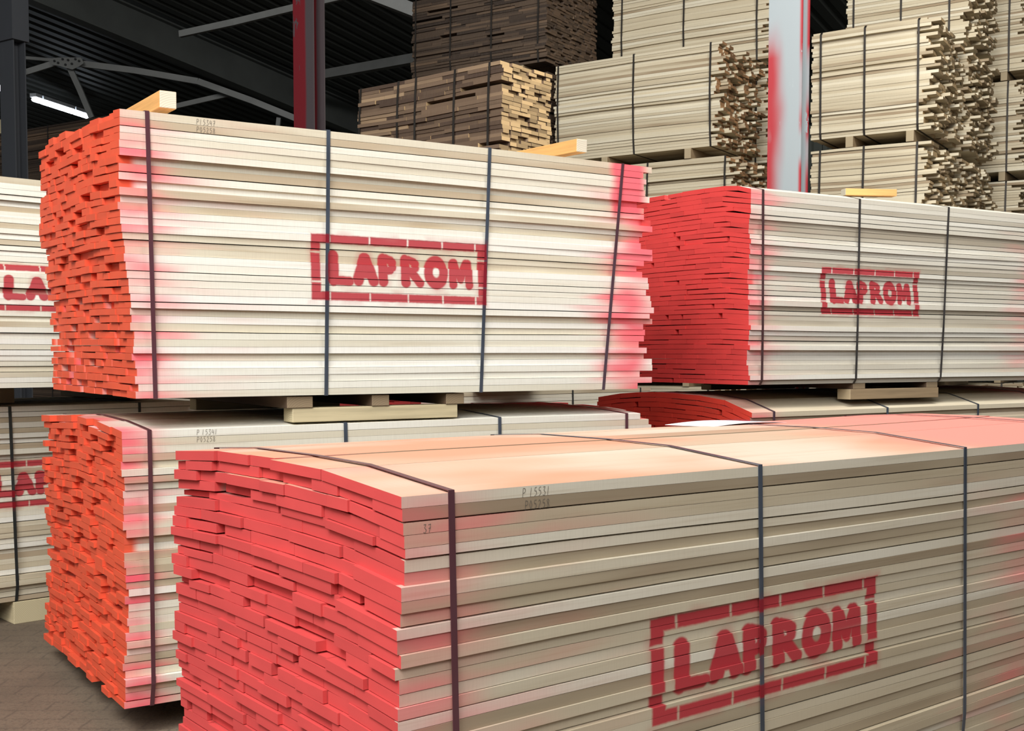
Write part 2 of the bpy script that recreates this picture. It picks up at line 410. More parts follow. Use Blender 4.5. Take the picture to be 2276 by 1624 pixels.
M_pencil = simple('pencil_graphite', srgb(104, 96, 86), 0.6)

# ------------------------------------------------------------------ setting
G1 = Vector((0.542, 0.8404, 0)); G2 = Vector((0.8404, -0.542, 0)); RZ = math.atan2(-0.542, 0.8404)
def floor_mat():
    m, nt, bs = new_mat('asphalt_floor', 0.85)
    tc = nt.n.new('ShaderNodeTexCoord').outputs['Object']
    a = nt.noise(tc, 0.9, 5.0, 0.6); b = nt.noise(tc, 60.0, 3.0, 0.6)
    c = nt.mix(nt.ss(a, 0.3, 0.7), srgb(98, 85, 70), srgb(122, 106, 88))
    c = nt.mix(nt.m('MULTIPLY', nt.ss(b, 0.45, 0.7), 0.35), c, srgb(64, 58, 52))
    br = nt.n.new('ShaderNodeTexBrick'); nt.put(nt.vm('ADD', nt.vm('MULTIPLY', tc, (1, 1, 0)), nt.vm('SCALE', nt.xyz(a, b, 0.0), sc=0.1)), br.inputs['Vector'])
    br.inputs['Scale'].default_value = 2.2; br.inputs['Mortar Size'].default_value = 0.012
    c = nt.mix(nt.m('MULTIPLY', br.outputs['Fac'], 0.35), c, srgb(58, 50, 44))
    nt.put(c, bs.inputs['Base Color'])
    bp = nt.n.new('ShaderNodeBump'); bp.inputs['Strength'].default_value = 0.3; bp.inputs['Distance'].default_value = 0.01
    nt.put(b, bp.inputs['Height']); nt.put(bp.outputs[0], bs.inputs['Normal']); return m
mb = MB(); mb.box(-32, 30, -12, 48, -0.2, 0.0); tag(mb.build('floor', floor_mat()), kind='structure')
M_sheet = simple('dark_sheet_steel', srgb(62, 64, 60), 0.6, 0.0, 0.12, 0.6)
M_beam = simple('grey_beam_paint', srgb(84, 87, 84), 0.6, 0.0, 0.12, 1.5)
M_brace = simple('pale_brace_paint', srgb(120, 121, 118), 0.55, 0.0, 0.1, 3.0)
M_wall = simple('grey_green_cladding', srgb(92, 96, 88), 0.6, 0.0, 0.12, 0.8)
RO = Vector((-5.6, 21.2, 7.2))
def roof_pt(a, b, dz=0.0):          # a along G2, b along G1 (falling away)
    p = RO + G2 * a + G1 * b; p.z = RO.z - 0.108 * b + dz; return p
mb = MB()
step = 0.30; a = -16.0; cols = []
while a < 26: cols += [(a, 0.0), (a + 0.16, 0.0), (a + 0.19, 0.045), (a + 0.27, 0.045)]; a += step
b0, b1 = -26.0, 7.3
vs = []
for (x, d) in cols: vs += [roof_pt(x, b0, d), roof_pt(x, b1, d), roof_pt(x, b0, d + 0.02), roof_pt(x, b1, d + 0.02)]
fs = []
for i in range(len(cols) - 1):
    o = 4 * i; fs += [(o, o + 1, o + 5, o + 4), (o + 2, o + 6, o + 7, o + 3)]
mb.add(vs, fs); tag(mb.build('ceiling', M_sheet), kind='structure')
# back wall of ribbed sheet, along G2 beneath the roof's low edge
mb = MB(); vs = []; fs = []
for (x, d) in cols:
    for zz in (0.0, None):
        p = roof_pt(x, 7.05 - d, 0.0)
        vs.append((p.x, p.y, -0.02 if zz == 0.0 else p.z - 0.02))
    for zz in (0.0, None):
        p = roof_pt(x, 7.20 - d, 0.0)
        vs.append((p.x, p.y, -0.02 if zz == 0.0 else p.z - 0.02))
for i in range(len(cols) - 1):
    o = 4 * i; fs += [(o, o + 4, o + 5, o + 1), (o + 2, o + 3, o + 7, o + 6)]
mb.add(vs, fs); tag(mb.build('wall_back', M_wall), kind='structure')

def section_beam(name, p, q, hgt, wid, tf, twb, mat, label, cat, parent=None, up=Vector((0, 0, 1))):
    """rolled I section from p to q"""
    d = (q - p); L = d.length; d.normalize(); s = d.cross(up).normalized(); n = s.cross(d).normalized()
    h, w = hgt / 2, wid / 2
    prof = [(-w,-h),(w,-h),(w,-h+tf),(twb/2,-h+tf),(twb/2,h-tf),(w,h-tf),(w,h),(-w,h),(-w,h-tf),(-twb/2,h-tf),(-twb/2,-h+tf),(-w,-h+tf)]
    c = (p + q) / 2; vs = []
    for e in (p, q):
        for (a, b) in prof: vs.append(tuple(e + s * a + n * b - c))
    N = 12; fs = [(i, (i + 1) % N, N + (i + 1) % N, N + i) for i in range(N)]
    fs += [(0,11,2,1),(11,10,3,2),(10,9,4,3),(9,8,5,4),(8,7,6,5)]
    fs += [tuple(N + i for i in reversed(f)) for f in [(0,11,2,1),(11,10,3,2),(10,9,4,3),(9,8,5,4),(8,7,6,5)]]
    m = MB(); m.add(vs, fs); o = m.build(name, mat, parent, loc=tuple(c))
    if label: tag(o, label, cat)
    return o
def at_px(x, y, Y):     # world point at depth Y on the sight line measured in the photograph
    f = 2596.4368; c, s = math.cos(math.radians(3)), math.sin(math.radians(3))
    dx, dy = (x - 1138.0) / f, (y - 925.07) / f
    d = Vector((dx, c - dy * s, -s - dy * c)); return Vector((0, 0, 1.42)) + d * (Y / d.y)
# main rafters under the roof
section_beam('roof_rafter', roof_pt(0.0, -12, -0.40), roof_pt(0.0, 6.9, -0.40), 0.60, 0.22, 0.03, 0.02, M_beam,
             'deep dark steel rafter sloping down behind the dark red column', 'rafter')
section_beam('roof_rafter', roof_pt(9.0, -22, -0.40), roof_pt(9.0, 6.9, -0.40), 0.60, 0.22, 0.03, 0.02, M_beam,
             'steel rafter running in the dark above the brown board stacks', 'rafter')
def rod(name, pts, w, h, mat, label, cat):
    m = MB()
    c = pts[0]
    for p, q in zip(pts, pts[1:]):
        d = (q - p).normalized(); s = d.cross(Vector((0, 0, 1))).normalized(); n = s.cross(d)
        vs = []
        for e in (p, q):
            for a, b in ((-w, -h), (w, -h), (w, h), (-w, h)): vs.append(tuple(e + s * a * .5 + n * b * .5 - c))
        m.add(vs, [(0,3,2,1),(4,5,6,7),(0,1,5,4),(1,2,6,5),(2,3,7,6),(3,0,4,7)])
    o = m.build(name, mat, None, loc=tuple(c)); tag(o, label, cat); return o
rod('wind_brace', [at_px(150, 138, 19.5), at_px(300, 157, 19.6), at_px(440, 181, 19.7), at_px(560, 224, 19.8), at_px(668, 268, 19.9)], 0.06, 0.10, M_brace,
    'long pale steel brace running from the bolted plate down to the dark red column', 'brace')
rod('wind_brace', [at_px(155, 150, 19.5), at_px(178, 200, 19.5), at_px(204, 262, 19.5)], 0.06, 0.09, M_brace,
    'short steel brace dropping from the bolted plate beside the tube lights', 'brace')
rod('wind_brace', [at_px(130, 138, 19.5), at_px(60, 160, 19.4), at_px(-40, 192, 19.3)], 0.06, 0.09, M_brace,
    'steel brace going left from the bolted plate behind the dark column', 'brace')
rod('wind_brace', [at_px(0, 124, 19.9), at_px(120, 134, 19.9)], 0.05, 0.05, M_brace,
    'thin steel tie meeting the bolted plate from the left edge', 'brace')
rod('wind_brace', [at_px(515, 208, 20.0), at_px(392, 236, 20.0), at_px(150, 292, 20.0)], 0.06, 0.08, M_brace,
    'steel brace slanting up to the right behind the timber on the front bundle', 'brace')
rod('wind_brace', [at_px(400, 76, 17.0), at_px(520, 50, 16.7), at_px(660, 16, 16.4), at_px(900, -40, 15.9)], 0.06, 0.09, M_brace,
    'high steel brace rising to the top of the dark red column', 'brace')
rod('wind_brace', [at_px(620, 262, 20.0), at_px(617, 290, 20.0)], 0.07, 0.07, M_brace,
    'stub of steel hanging left of the dark red column', 'brace')
rod('eaves_beam', [at_px(685, 173, 22.1), at_px(1300, 62, 19.1)], 0.15, 0.16, M_brace,
    'pale horizontal eaves beam right of the dark red column', 'beam')
rod('roof_purlin', [at_px(800, -22, 15.0), at_px(930, 28, 15.0)], 0.12, 0.16, M_brace,
    'pale roof purlin meeting the top corner of the dark brown board stack', 'beam')
# bolted gusset plate
gp = at_px(150, 140, 19.35); m = MB(); s = 19.35 / 2600
prof = [(-36, -10), (-20, -12), (30, -12), (36, 0), (24, 8), (10, 14), (-18, 6), (-34, 4)]
m.add([(x * s, 0, -y * s) for x, y in prof] + [(x * s, 0.02, -y * s) for x, y in prof],
      [tuple(range(8)), tuple(range(15, 7, -1))] + [(i, i + 8, (i + 1) % 8 + 8, (i + 1) % 8) for i in range(8)])
gusset = m.build('gusset_plate', M_brace, None, loc=tuple(gp)); tag(gusset, 'bolted steel gusset plate joining the pale roof braces', 'plate')
M_bolt = simple('dark_bolt', srgb(28, 28, 26), 0.5)
for (x, y) in ((-28, -4), (-20, 0), (-10, -8), (-4, 4), (2, -6), (10, 2), (18, -8), (26, -4)):
    b = MB(); r = 0.02; pts = [(math.cos(i * 1.0472) * r, math.sin(i * 1.0472) * r) for i in range(6)]
    b.add([(x * s + p, -0.02, -y * s + q) for p, q in pts] + [(x * s + p, 0.0, -y * s + q) for p, q in pts],
          [tuple(range(6)), tuple(range(11, 5, -1))] + [(i, i + 6, (i + 1) % 6 + 6, (i + 1) % 6) for i in range(6)])
    b.build('bolt', M_bolt, gusset)
# tube lights hanging in a row along the roof fall
M_tube = emit('tube_glow', (0.82, 0.90, 1.0), 9.0); M_house = simple('lamp_housing', srgb(210, 214, 218), 0.5)
L0 = at_px(0, 191, 22.6); L1 = at_px(196, 255, 25.6); dL = (L1 - L0); lenL = dL.length; dL.normalize()
for i, (a, b, lab) in enumerate(((-0.9, 0.07, 'strip light left of the dark column, nearest of the hanging row'),
                                 (0.345, 0.415, 'short lit strip light just right of the dark column'),
                                 (0.43, 0.80, 'longest lit white strip light under the dark roof'),
                                 (0.815, 0.985, 'last strip light of the row, beside the slanting brace'))):
    p, q = L0 + dL * lenL * a, L0 + dL * lenL * b; c = (p + q) / 2; hl = (q - p).length / 2
    root = empty('strip_light', tuple(c)); root.rotation_euler = dL.to_track_quat('X', 'Z').to_euler(); tag(root, lab, 'lamp', 'strip lights in a row under the roof')
    m = MB(); m.box(-hl, hl, -0.07, 0.07, 0.0, 0.07); m.build('lamp_housing', M_house, root)
    m = MB(); vs = []; fs = []
    for e in (-hl + .02, hl - .02):
        for k in range(8): vs.append((e, 0.05 * math.cos(k * math.pi / 4), -0.045 + 0.05 * math.sin(k * math.pi / 4)))
    fs = [(k, (k + 1) % 8, 8 + (k + 1) % 8, 8 + k) for k in range(8)] + [tuple(range(8))[::-1], tuple(range(8, 16))]
    m.add(vs, fs); m.build('tube', M_tube, root)

# ---- columns
def column_mat(name, base, red, amount, thr):
    half = thr < -5
    m, nt, bs = new_mat(name, 0.5)
    tc = nt.n.new('ShaderNodeTexCoord').outputs['Object']; x, y, z = nt.sep(tc)
    big = nt.noise(nt.vm('MULTIPLY', tc, (3.0, 3.0, 1.1)), 1.0, 2.0, 0.5)
    edge = nt.m('ABSOLUTE', x)                      # more red on the flange edges
    f = nt.ss(nt.m('ADD', nt.m('MULTIPLY', edge, 3.4), nt.m('MULTIPLY', big, 2.0)), thr + 0.30, thr + 0.62)
    if thr > 0 and thr < 1.1:
        zn = nt.m('ADD', z, nt.m('MULTIPLY', big, 0.5))
        lf = nt.m('MULTIPLY', nt.ss(nt.m('ADD', nt.m('MULTIPLY', x, -1.0), nt.m('MULTIPLY', nt.m('SUBTRACT', big, 0.5), 0.22)), -0.01, 0.12), nt.m('MULTIPLY', nt.ss(zn, 4.15, 3.75), nt.m('ADD', 0.35, nt.ss(nt.noise(nt.vm('MULTIPLY', tc, (5, 5, 1.7)), 1.0, 2.0), 0.35, 0.6)), clamp=True))
        rf = nt.m('MULTIPLY', nt.ss(x, 0.10, 0.123), nt.ss(nt.noise(nt.vm('MULTIPLY', tc, (1, 1, 2.2)), 1.0, 1.0), 0.30, 0.50))
        f = nt.m('MAXIMUM', lf, rf)
    if half: f = nt.ss(nt.m('ADD', x, nt.m('MULTIPLY', nt.m('SUBTRACT', big, 0.5), 0.06)), 0.045, 0.015)
    c = nt.mix(nt.m('MULTIPLY', f, amount), base, red)
    fl = nt.noise(nt.vm('MULTIPLY', tc, (9.0, 9.0, 3.5)), 1.0, 6.0, 0.7)
    c = nt.mix(nt.m('MULTIPLY', nt.ss(fl, 0.60, 0.61), nt.ss(edge, 0.02, 0.05)), c, tuple(min(1, v_ * 1.05) for v_ in base))
    nt.put(c, bs.inputs['Base Color']); return m
def column(loc, b, h, top, mat, label, extra=None):
    t1, t2 = 0.014, 0.009
    prof = [(-b/2,-h/2),(b/2,-h/2),(b/2,-h/2+t1),(t2/2,-h/2+t1),(t2/2,h/2-t1),(b/2,h/2-t1),(b/2,h/2),(-b/2,h/2),(-b/2,h/2-t1),(-t2/2,h/2-t1),(-t2/2,-h/2+t1),(-b/2,-h/2+t1)]
    root = empty('steel_column', (loc[0], loc[1], 0), RZ); tag(root, label, 'column')
    m = MB(); vs = [(x, y, 0.02) for x, y in prof] + [(x, y, top) for x, y in prof]; N = 12
    cap = [(0,11,2,1),(11,10,3,2),(10,9,4,3),(9,8,5,4),(8,7,6,5)]
    m.add(vs, [(i, (i + 1) % N, N + (i + 1) % N, N + i) for i in range(N)] + cap + [tuple(N + i for i in reversed(f)) for f in cap])
    m.build('column_shaft', mat, root)
    m = MB(); m.box(-b*.8, b*.8, -h*.8, h*.8, 0.0, 0.02); m.build('base_plate', mat, root)
    if extra: extra(root)
    return root
cw = column_mat('column_white_red', srgb(146, 154, 157), srgb(158, 36, 44), 1.0, 0.90)
cr = column_mat('column_dark_red', srgb(70, 62, 64), srgb(104, 20, 28), 1.0, -9)
cg = column_mat('column_dark_grey', srgb(62, 64, 68), srgb(60, 50, 50), 0.4, 1.2)
column((2.045, 8.75), 0.255, 0.165, 7.65, cw, 'white steel column sprayed and streaked with red paint')
column((-1.78, 10.40), 0.235, 0.15, 7.85, cr, 'dark red steel column behind the front lumber bundle')
def haunch(root):
    m = MB(); m.box(-0.17, 0.15, -0.10, 0.10, 4.75, 7.5); m.build('cladding', cg, root)
column((-5.33, 12.65), 0.24, 0.15, 7.9, cg, 'dark grey steel column at the left edge beside the strip lights', haunch)

# ------------------------------------------------------------------ bundles in front
T = 0.0275
M_A = wood('wood_front_upper', PALE, 2.44, 1.05, ORANGE, RED, (0.62, 0.85), (0.42, 0.8, 1), None, (0.722, 0.380, 1.0, 1.0, -0.004))
S_A = strap_mat('strap_front_upper', 2.44, spray=0.75, stencil=(0.722, 0.380, 1.0, 1.0, -0.004))
A = lumber('lumber_bundle', 'upper front lumber bundle, orange-red left end, facing stencil bright, timber lying across its top',
           (-1.404, 4.27, 1.261), rot_of(57.22), 2.44, 1.42, 38, 1.05 / 38, M_A, S_A,
           [(0.085, 0.095), (0.80, 0.775), (1.555, 1.50), (2.285, 2.165)], 11,
           top=((0, 0), (0.03, 0.004), (0.5, 0.045), (0.9, 0.058), (1.42, 0.08)), flush=(34, 35, 36, 37),
           j0=(0.007, 0.24, 0.035), j1=(0.035, 0.3, 0.05), shift=((0, 0.03), (0.35, 0.015), (0.6, -0.02), (1, -0.012)))
M_C = wood('wood_front_lower', PALEC, 2.46, 1.03, ORANGE, RED, (0.42, 0.9), (0.42, 0.8), (ORANGE, 0.0), None)
S_C = strap_mat('strap_front_lower', 2.46, spray=0.75)
C_ = lumber('lumber_bundle', 'lower front lumber bundle with orange-red end, standing near the floor under the upper one',
           (-1.417, 4.262, 0.1135), rot_of(57.22), 2.46, 1.42, 37, 1.03 / 37, M_C, S_C,
           [(0.09, 0.085), (0.88, 0.87), (1.62, 1.60), (2.33, 2.30)], 23,
           top=((0, 0), (0.29, 0.02), (0.74, 0.03), (1.36, 0.0)), bot=((0, 0), (1.0, -0.015), (1.36, -0.03)), flush=(33, 34, 35, 36),
           j0=(0.008, 0.35, 0.035), j1=(0.035, 0.3, 0.05), shift=((0, -0.02), (0.3, 0.0), (1, -0.01)))
STD = (0.725, 0.405, 1.148, 1.0, 0.0)
M_D = wood('wood_near', TANGREY, 3.3, 1.02, RED, RED, (0.85, 0.55), (1.3, 0.45), (srgb(208, 146, 116), 0.95), STD)
S_D = strap_mat('strap_near', 3.3, spray=0.75, stencil=STD)
D = lumber('lumber_bundle', 'nearest lumber bundle with coral red end and peach sprayed top boards',
           (-0.226, 2.355, 0.112), rot_of(51.44), 3.3, 1.15, 37, 1.02 / 37, M_D, S_D,
           [(0.125, 0.135), (1.12, 1.13), (2.115, 2.12), (3.1, 3.1)], 37,
           top=((0, 0), (0.22, 0.028), (0.5, 0.036), (0.9, 0.034), (1.15, 0.018)), bot=((0, 0), (1.15, 0.05)), flush=(32, 33, 34, 35, 36),
           topw=True, wid=(0.09, 0.25), jf=0.009, j0=(0.008, 0.15, 0.02), shift=((0, 0.02), (0.45, -0.004), (0.75, -0.006), (0.85, 0.012), (1, 0)), nseg=8, wave=0.012, hole=0.10)
M_B = wood('wood_right', GREYISH, 2.9, 1.05, srgb(232, 72, 68), RED, (0.55, 0.8), (0.9, 0.45), None, (0.54, 0.392, 1.0, 1.0, 0.0))
S_B = strap_mat('strap_right', 2.9, base=srgb(70, 66, 64), spray=0.4, stencil=(0.54, 0.392, 1.0, 1.0, 0.0))
TOPB = ((0, 0), (0.06, 0.02), (0.13, 0.033), (0.25, 0.044), (0.55, 0.05), (1.0, 0.052), (1.35, 0.03))
Bq = lumber('lumber_bundle', 'right-hand upper lumber bundle with flat red end, beside the white and red column',
           (1.277, 6.294, 1.26), rot_of(58.62), 2.9, 1.35, 39, 1.05 / 39, M_B, S_B,
           [(0.085, 0.075), (0.83, 0.80), (1.60, 1.53), (2.5, 2.45)], 41, top=TOPB, flush=(35, 36, 37, 38),
           wid=(0.10, 0.24), jf=0.008, j0=(0.002, 0.05, 0.006), hole=0.10, shift=((0, -0.01), (1, 0)))
M_F = wood('wood_right_lower', TANGREY, 2.9, 1.03, srgb(226, 66, 48), RED, (0.7, 0.9), (0.9, 0.4), None, None)
Fq = lumber('lumber_bundle', 'right-hand lower lumber bundle, only its red end top and sloping upper boards showing',
           (1.285, 6.28, 0.113), rot_of(58.62), 2.9, 1.42, 38, 1.03 / 38, M_F, strap_mat('strap_right_lower', 2.9, spray=0.5),
           [(0.16, 0.16), (1.06, 1.06), (1.88, 1.88), (2.6, 2.6)], 43,
           top=((0, -0.03), (0.08, 0.0), (0.2, 0.03), (0.4, 0.05), (0.8, 0.06), (1.1, 0.05), (1.42, 0.01)), wid=(0.10, 0.24), jf=0.004, j0=(0.002, 0.05, 0.006), hole=0.10)
# left rear pair and the one behind
M_I = wood('wood_left_rear', PALE, 2.9, 1.05, RED, RED, None, None, None, (1.107, 0.388, 1.0, 0.88, 0.0))
def along(loc, yaw, s): y = math.radians(yaw); return (loc[0] + math.sin(y) * s, loc[1] + math.cos(y) * s, loc[2])
S_I = strap_mat('strap_plain', 2.9, base=srgb(58, 60, 60))
I0 = along((-2.555, 5.83, 1.256), 46.73, -1.15)
lumber('lumber_bundle', 'upper pale bundle at the left edge, partly hidden by the orange-red end', I0, rot_of(46.73), 2.37, 1.2, 38, 1.05 / 38, M_I, S_I,
       [(0.12, 0.12), (0.8, 0.8), (2.1, 2.1)], 51, jf=0.012, parts=60)
M_J = wood('wood_left_rear_lower', PALEC, 2.9, 1.03, RED, RED, None, None, None, (1.056, 0.498, 1.0, 0.92, 0.0))
J0 = along((-2.68, 6.055, 0.124), 46.73, -1.15)
lumber('lumber_bundle', 'lower pale bundle at the left edge with a dark strap, standing on floor timbers', J0, rot_of(46.73), 2.37, 1.2, 37, 1.03 / 37, M_J, strap_mat('strap_left_lower', 2.9, base=srgb(58, 60, 60), stencil=(1.056, 0.498, 1, .92, 0)),
       [(0.5, 0.5), (1.215, 1.235), (1.93, 1.93)], 53, jf=0.010, parts=60)
K0 = along((-2.68, 6.055, 0.124), 46.73, 2.82)
M_K = wood('wood_middle_rear', PALEC, 2.44, 1.03, RED, RED, (0.3, 0.8), (0.4, 0.5), None, None)
lumber('lumber_bundle', 'pale bundle seen as a thin strip through the gap under the upper front bundle', K0, rot_of(46.73), 2.44, 1.2, 37, 1.03 / 37, M_K, S_I,
       [(0.2, 0.2), (1.5, 1.5), (2.3, 2.3)], 57, j1=(0.03, 0.3, 0.05), parts=60)

# ------------------------------------------------------------------ timbers
M_pineO = pine('orange_pine', srgb(226, 172, 104), srgb(214, 206, 186))
M_pineP = pine('pale_pine', srgb(206, 190, 152), srgb(200, 186, 150))
M_pineD = pine('weathered_pine', srgb(150, 128, 98), srgb(180, 162, 130))
M_slat = pine('shaded_slat', srgb(96, 76, 58), srgb(150, 130, 102))  # slat wood darkened to carry the deep shade of the gap
def timber(frame, u0, u1, v0, v1, z0, z1, mat, label, across=False, group=None, name='timber_bearer', rz=0.0, tilt=0.0):
    """box in a bundle frame; local x always runs along the timber"""
    lx, ly = u1 - u0, v1 - v0
    loc = Vector(frame.location); r = frame.rotation_euler[2]
    cu, cv = (u0 + u1) / 2, (v0 + v1) / 2
    p = Vector((loc.x + math.cos(r) * cu - math.sin(r) * cv, loc.y + math.sin(r) * cu + math.cos(r) * cv, z0))
    if across: lx, ly = ly, lx
    m = MB(); m.box(-lx / 2, lx / 2, -ly / 2, ly / 2, 0, z1 - z0)
    o = m.build(name, mat, None, loc=tuple(p), rz=r + (math.pi / 2 if across else 0) + rz); bevel(o, 0.003); o.rotation_euler[1] = -tilt
    tag(o, label, 'timber', group); return o
zc = 1.148
timber(C_, 0.655, 1.41, 0.005, 0.10, zc + 0.005, zc + 0.062, M_pineP, 'long knotty pale timber lying on the lower front bundle, under the upper one')
timber(C_, 0.655, 1.41, 1.22, 1.32, zc + 0.006, zc + 0.062, M_pineP, 'rear spacer timber lying on the back edge of the lower front bundle')
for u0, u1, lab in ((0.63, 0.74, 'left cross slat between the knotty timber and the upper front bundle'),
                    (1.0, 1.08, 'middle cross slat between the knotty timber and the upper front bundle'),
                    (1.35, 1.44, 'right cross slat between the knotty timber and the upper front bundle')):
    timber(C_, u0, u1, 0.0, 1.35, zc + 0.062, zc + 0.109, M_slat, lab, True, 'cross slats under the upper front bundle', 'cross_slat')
zf = 1.145
timber(Bq, 0.778, 1.54, 0.0, 0.10, zf + 0.02, zf + 0.08, M_pineD, 'long grey timber lying under the right-hand upper bundle')
timber(Bq, 0.778, 1.54, 1.2, 1.3, zf + 0.045, zf + 0.08, M_pineD, 'rear spacer timber under the right-hand upper bundle')
timber(Bq, 0.80, 0.90, 0.0, 1.3, zf + 0.08, zf + 0.114, M_slat, 'left cross slat under the right-hand upper bundle', True, 'cross slats under the right-hand bundle', 'cross_slat')
timber(Bq, 1.43, 1.53, 0.0, 1.3, zf + 0.08, zf + 0.114, M_slat, 'right cross slat under the right-hand upper bundle', True, 'cross slats under the right-hand bundle', 'cross_slat')
timber(A, 0.175, 0.24, 0.15, 1.50, 2.376, 2.441, M_pineO, 'orange timber lying crosswise on the upper front bundle, above its red end', True, None, 'loose_timber', 0.0, 0.025)
timber(A, 2.055, 2.115, 0.05, 1.2, 2.372, 2.431, M_pineO, 'orange timber lying crosswise on the right part of the upper front bundle', True, None, 'loose_timber', 0.0, 0.032)
timber(Bq, 0.94, 1.26, 0.14, 0.21, 2.364, 2.404, M_pineO, 'tan timber lying on the right-hand upper bundle in front of the ragged stack', False, None, 'loose_timber', -0.42)
for fr, us, zz, lab in ((C_, (0.35, 1.2, 2.1), 0.118, 'the lower front bundle'), (D, (0.5, 1.6, 2.7), 0.106, 'the nearest bundle'), (Fq, (0.4, 1.4, 2.4), 0.11, 'the right-hand lower bundle')):
    for u0, pos in zip(us, ('left', 'middle', 'right')):
        timber(fr, u0, u0 + 0.1, 0.12, 1.05, 0.0, zz - (0.032 if fr is C_ else 0), M_pineD, '%s floor bearer under %s' % (pos, lab), True, 'floor bearers')
fJ = empty('frame', J0, rot_of(46.73))
for u0, pos in zip((0.3, 1.22, 2.0), ('left', 'middle', 'right')):
    timber(fJ, u0, u0 + 0.14 if pos != 'middle' else u0 + 0.26, 0.0, 1.15, 0.0, 0.118, M_pineP, '%s floor bearer under the pale bundle at the left edge' % pos, True, 'floor bearers')
    timber(fJ, u0, u0 + 0.12, 0.25, 1.25, 1.16, 1.254, M_pineD, '%s bearer between the two pale bundles at the left edge' % pos, True, 'spacer bearers of the left rear pair')
bpy.data.objects.remove(fJ)
fK = empty('frame', K0, rot_of(46.73))
for u0, pos in zip((0.3, 1.1, 2.0), ('left', 'middle', 'right')):
    timber(fK, u0, u0 + 0.12, 0.0, 1.15, 0.0, 0.118, M_pineD, '%s floor bearer under the thin-strip bundle in the gap' % pos, True, 'floor bearers')
bpy.data.objects.remove(fK)

# ------------------------------------------------------------------ stacks at the back
GAPN = ['floor gap', 'lowest gap', 'second gap', 'third gap', 'top gap']
LEV = [0.115, 1.255, 2.355, 3.45, 4.54]
def stack(sname, corner, L, W, levels, matk, smk, seed, names, straps, hs=None, rz=RZ, wid=(0.07, 0.13), ragged=(0.065, 0.4, 0.08), split=None, tt=0.0275, nl=36, ftop=((0, 0),), offs=None):
    """corner = right front corner; local x runs right along the long face, the ragged ends at u = L"""
    for lv, lab in zip(levels, names):
        ox, oy = (offs or {}).get(lv, (0, 0))
        cx_, cy_ = corner[0] + ox, corner[1] + oy
        loc = (cx_ - math.cos(rz) * L, cy_ - math.sin(rz) * L, LEV[lv])
        vis = lv >= 2
        b = lumber('lumber_bundle', lab, loc, rz, L, W, nl, tt, matk, smk, straps, seed + lv, wid=wid, jf=0.012,
               j0=(0.012, 0.2, 0.03), j1=ragged, hole=0.08, split=split, parts=100 if vis else 37, wave=0.010, top=ftop, tw=0.019, nseg=4)
        z0 = 0.0 if lv == 0 else 1.165 if (lv == 1 and seed == 300) else LEV[lv - 1] + nl * tt + (0.0 if ftop[0][1] >= 0 else 0) + 0.004
        z1 = LEV[lv] - 0.003
        for q, pos in ((0.30, 'left'), (0.80, 'right')):
            timber(b, L * q, L * q + 0.07, -0.01, W - 0.06, z0, z1, M_pineD, '%s bearer in the %s of the %s' % (pos, GAPN[lv], sname), True, 'bearers of the back stacks')
M_E = wood('wood_ragged_middle', FAR, 1.85, 1.02); M_G = wood('wood_ragged_right', FAR, 1.1, 1.02, endgrain=srgb(172, 146, 108))
M_E1 = wood('wood_brown_short', BROWN, 1.42, 1.02, endgrain=srgb(178, 150, 108)); M_E2 = wood('wood_brown_far', DBROWN, 1.8, 1.02, endgrain=srgb(84, 66, 50))
S_f = strap_mat('strap_dark', 1.85, base=srgb(52, 48, 44), rough=0.5)
stack('middle ragged stack', (2.011, 11.423), 1.85, 1.05, (0, 1, 2, 3), M_E, S_f, 100,
      ('pale bundle on the floor, lowest of the middle ragged stack', 'pale bundle second from the floor in the middle ragged stack',
       'pale bundle with ragged ends just above the red-ended right bundle, under the big middle one', 'big pale bundle with ragged ends in the middle background, dark gap below it'),
      [(0.04, 0.04), (0.92, 0.92), (1.75, 1.75)], offs={2: (0.14, -0.07)})
stack('stack behind the middle ragged one', (2.72, 12.46), 1.87, 1.05, (0, 1, 2, 3, 4), M_E, S_f, 140,
      ('floor-level pale bundle of the stack behind the middle ragged stack', 'second-level pale bundle of the stack behind the middle ragged stack',
       'third-level pale bundle behind the middle ragged stack, left of the white column', 'pale bundle behind the big middle one, glimpsed beside the white column',
       'topmost pale bundle cut off by the photo top, left of the white column'),
      [(0.12, 0.12), (0.88, 0.88), (1.72, 1.72)])
stack('first ragged stack right of the column', (3.756, 10.584), 1.10, 1.15, (0, 1, 2, 3), M_G, S_f, 180,
      ('floor-level bundle of the first ragged stack right of the column', 'second-level bundle of the first ragged stack right of the column',
       'pale bundle directly above the right-hand red-ended bundle, with ragged ends', 'large pale bundle right of the white column, topmost of the first ragged stack'),
      [(0.09, 0.09), (0.50, 0.50), (0.98, 0.98)], wid=(0.09, 0.2), ragged=(0.075, 0.4, 0.08))
stack('second ragged stack', (4.50, 11.65), 1.22, 1.15, (0, 1, 2, 3, 4), M_G, S_f, 220,
      ('floor-level bundle of the second ragged stack', 'second-level bundle of the second ragged stack',
       'pale bundle low in the second ragged stack at right', 'pale bundle in the middle of the second ragged stack at right', 'topmost bundle of the second ragged stack, cut by the photo top'),
      [(0.07, 0.07), (0.55, 0.55), (1.02, 1.02)], wid=(0.09, 0.2), ragged=(0.075, 0.4, 0.08))
stack('stack at the right edge', (5.62, 12.95), 1.30, 1.1, (0, 1, 2, 3, 4), M_G, S_f, 260,
      ('floor-level bundle of the stack at the right edge', 'second-level bundle of the stack at the right edge',
       'dim bundle low at the right edge', 'dim bundle in the middle of the stack at the right edge', 'bright topmost bundle at the right edge with a single strap'),
      [(0.2, 0.2), (1.12, 1.12)])
RZ1 = math.atan2(-0.625, 0.78)
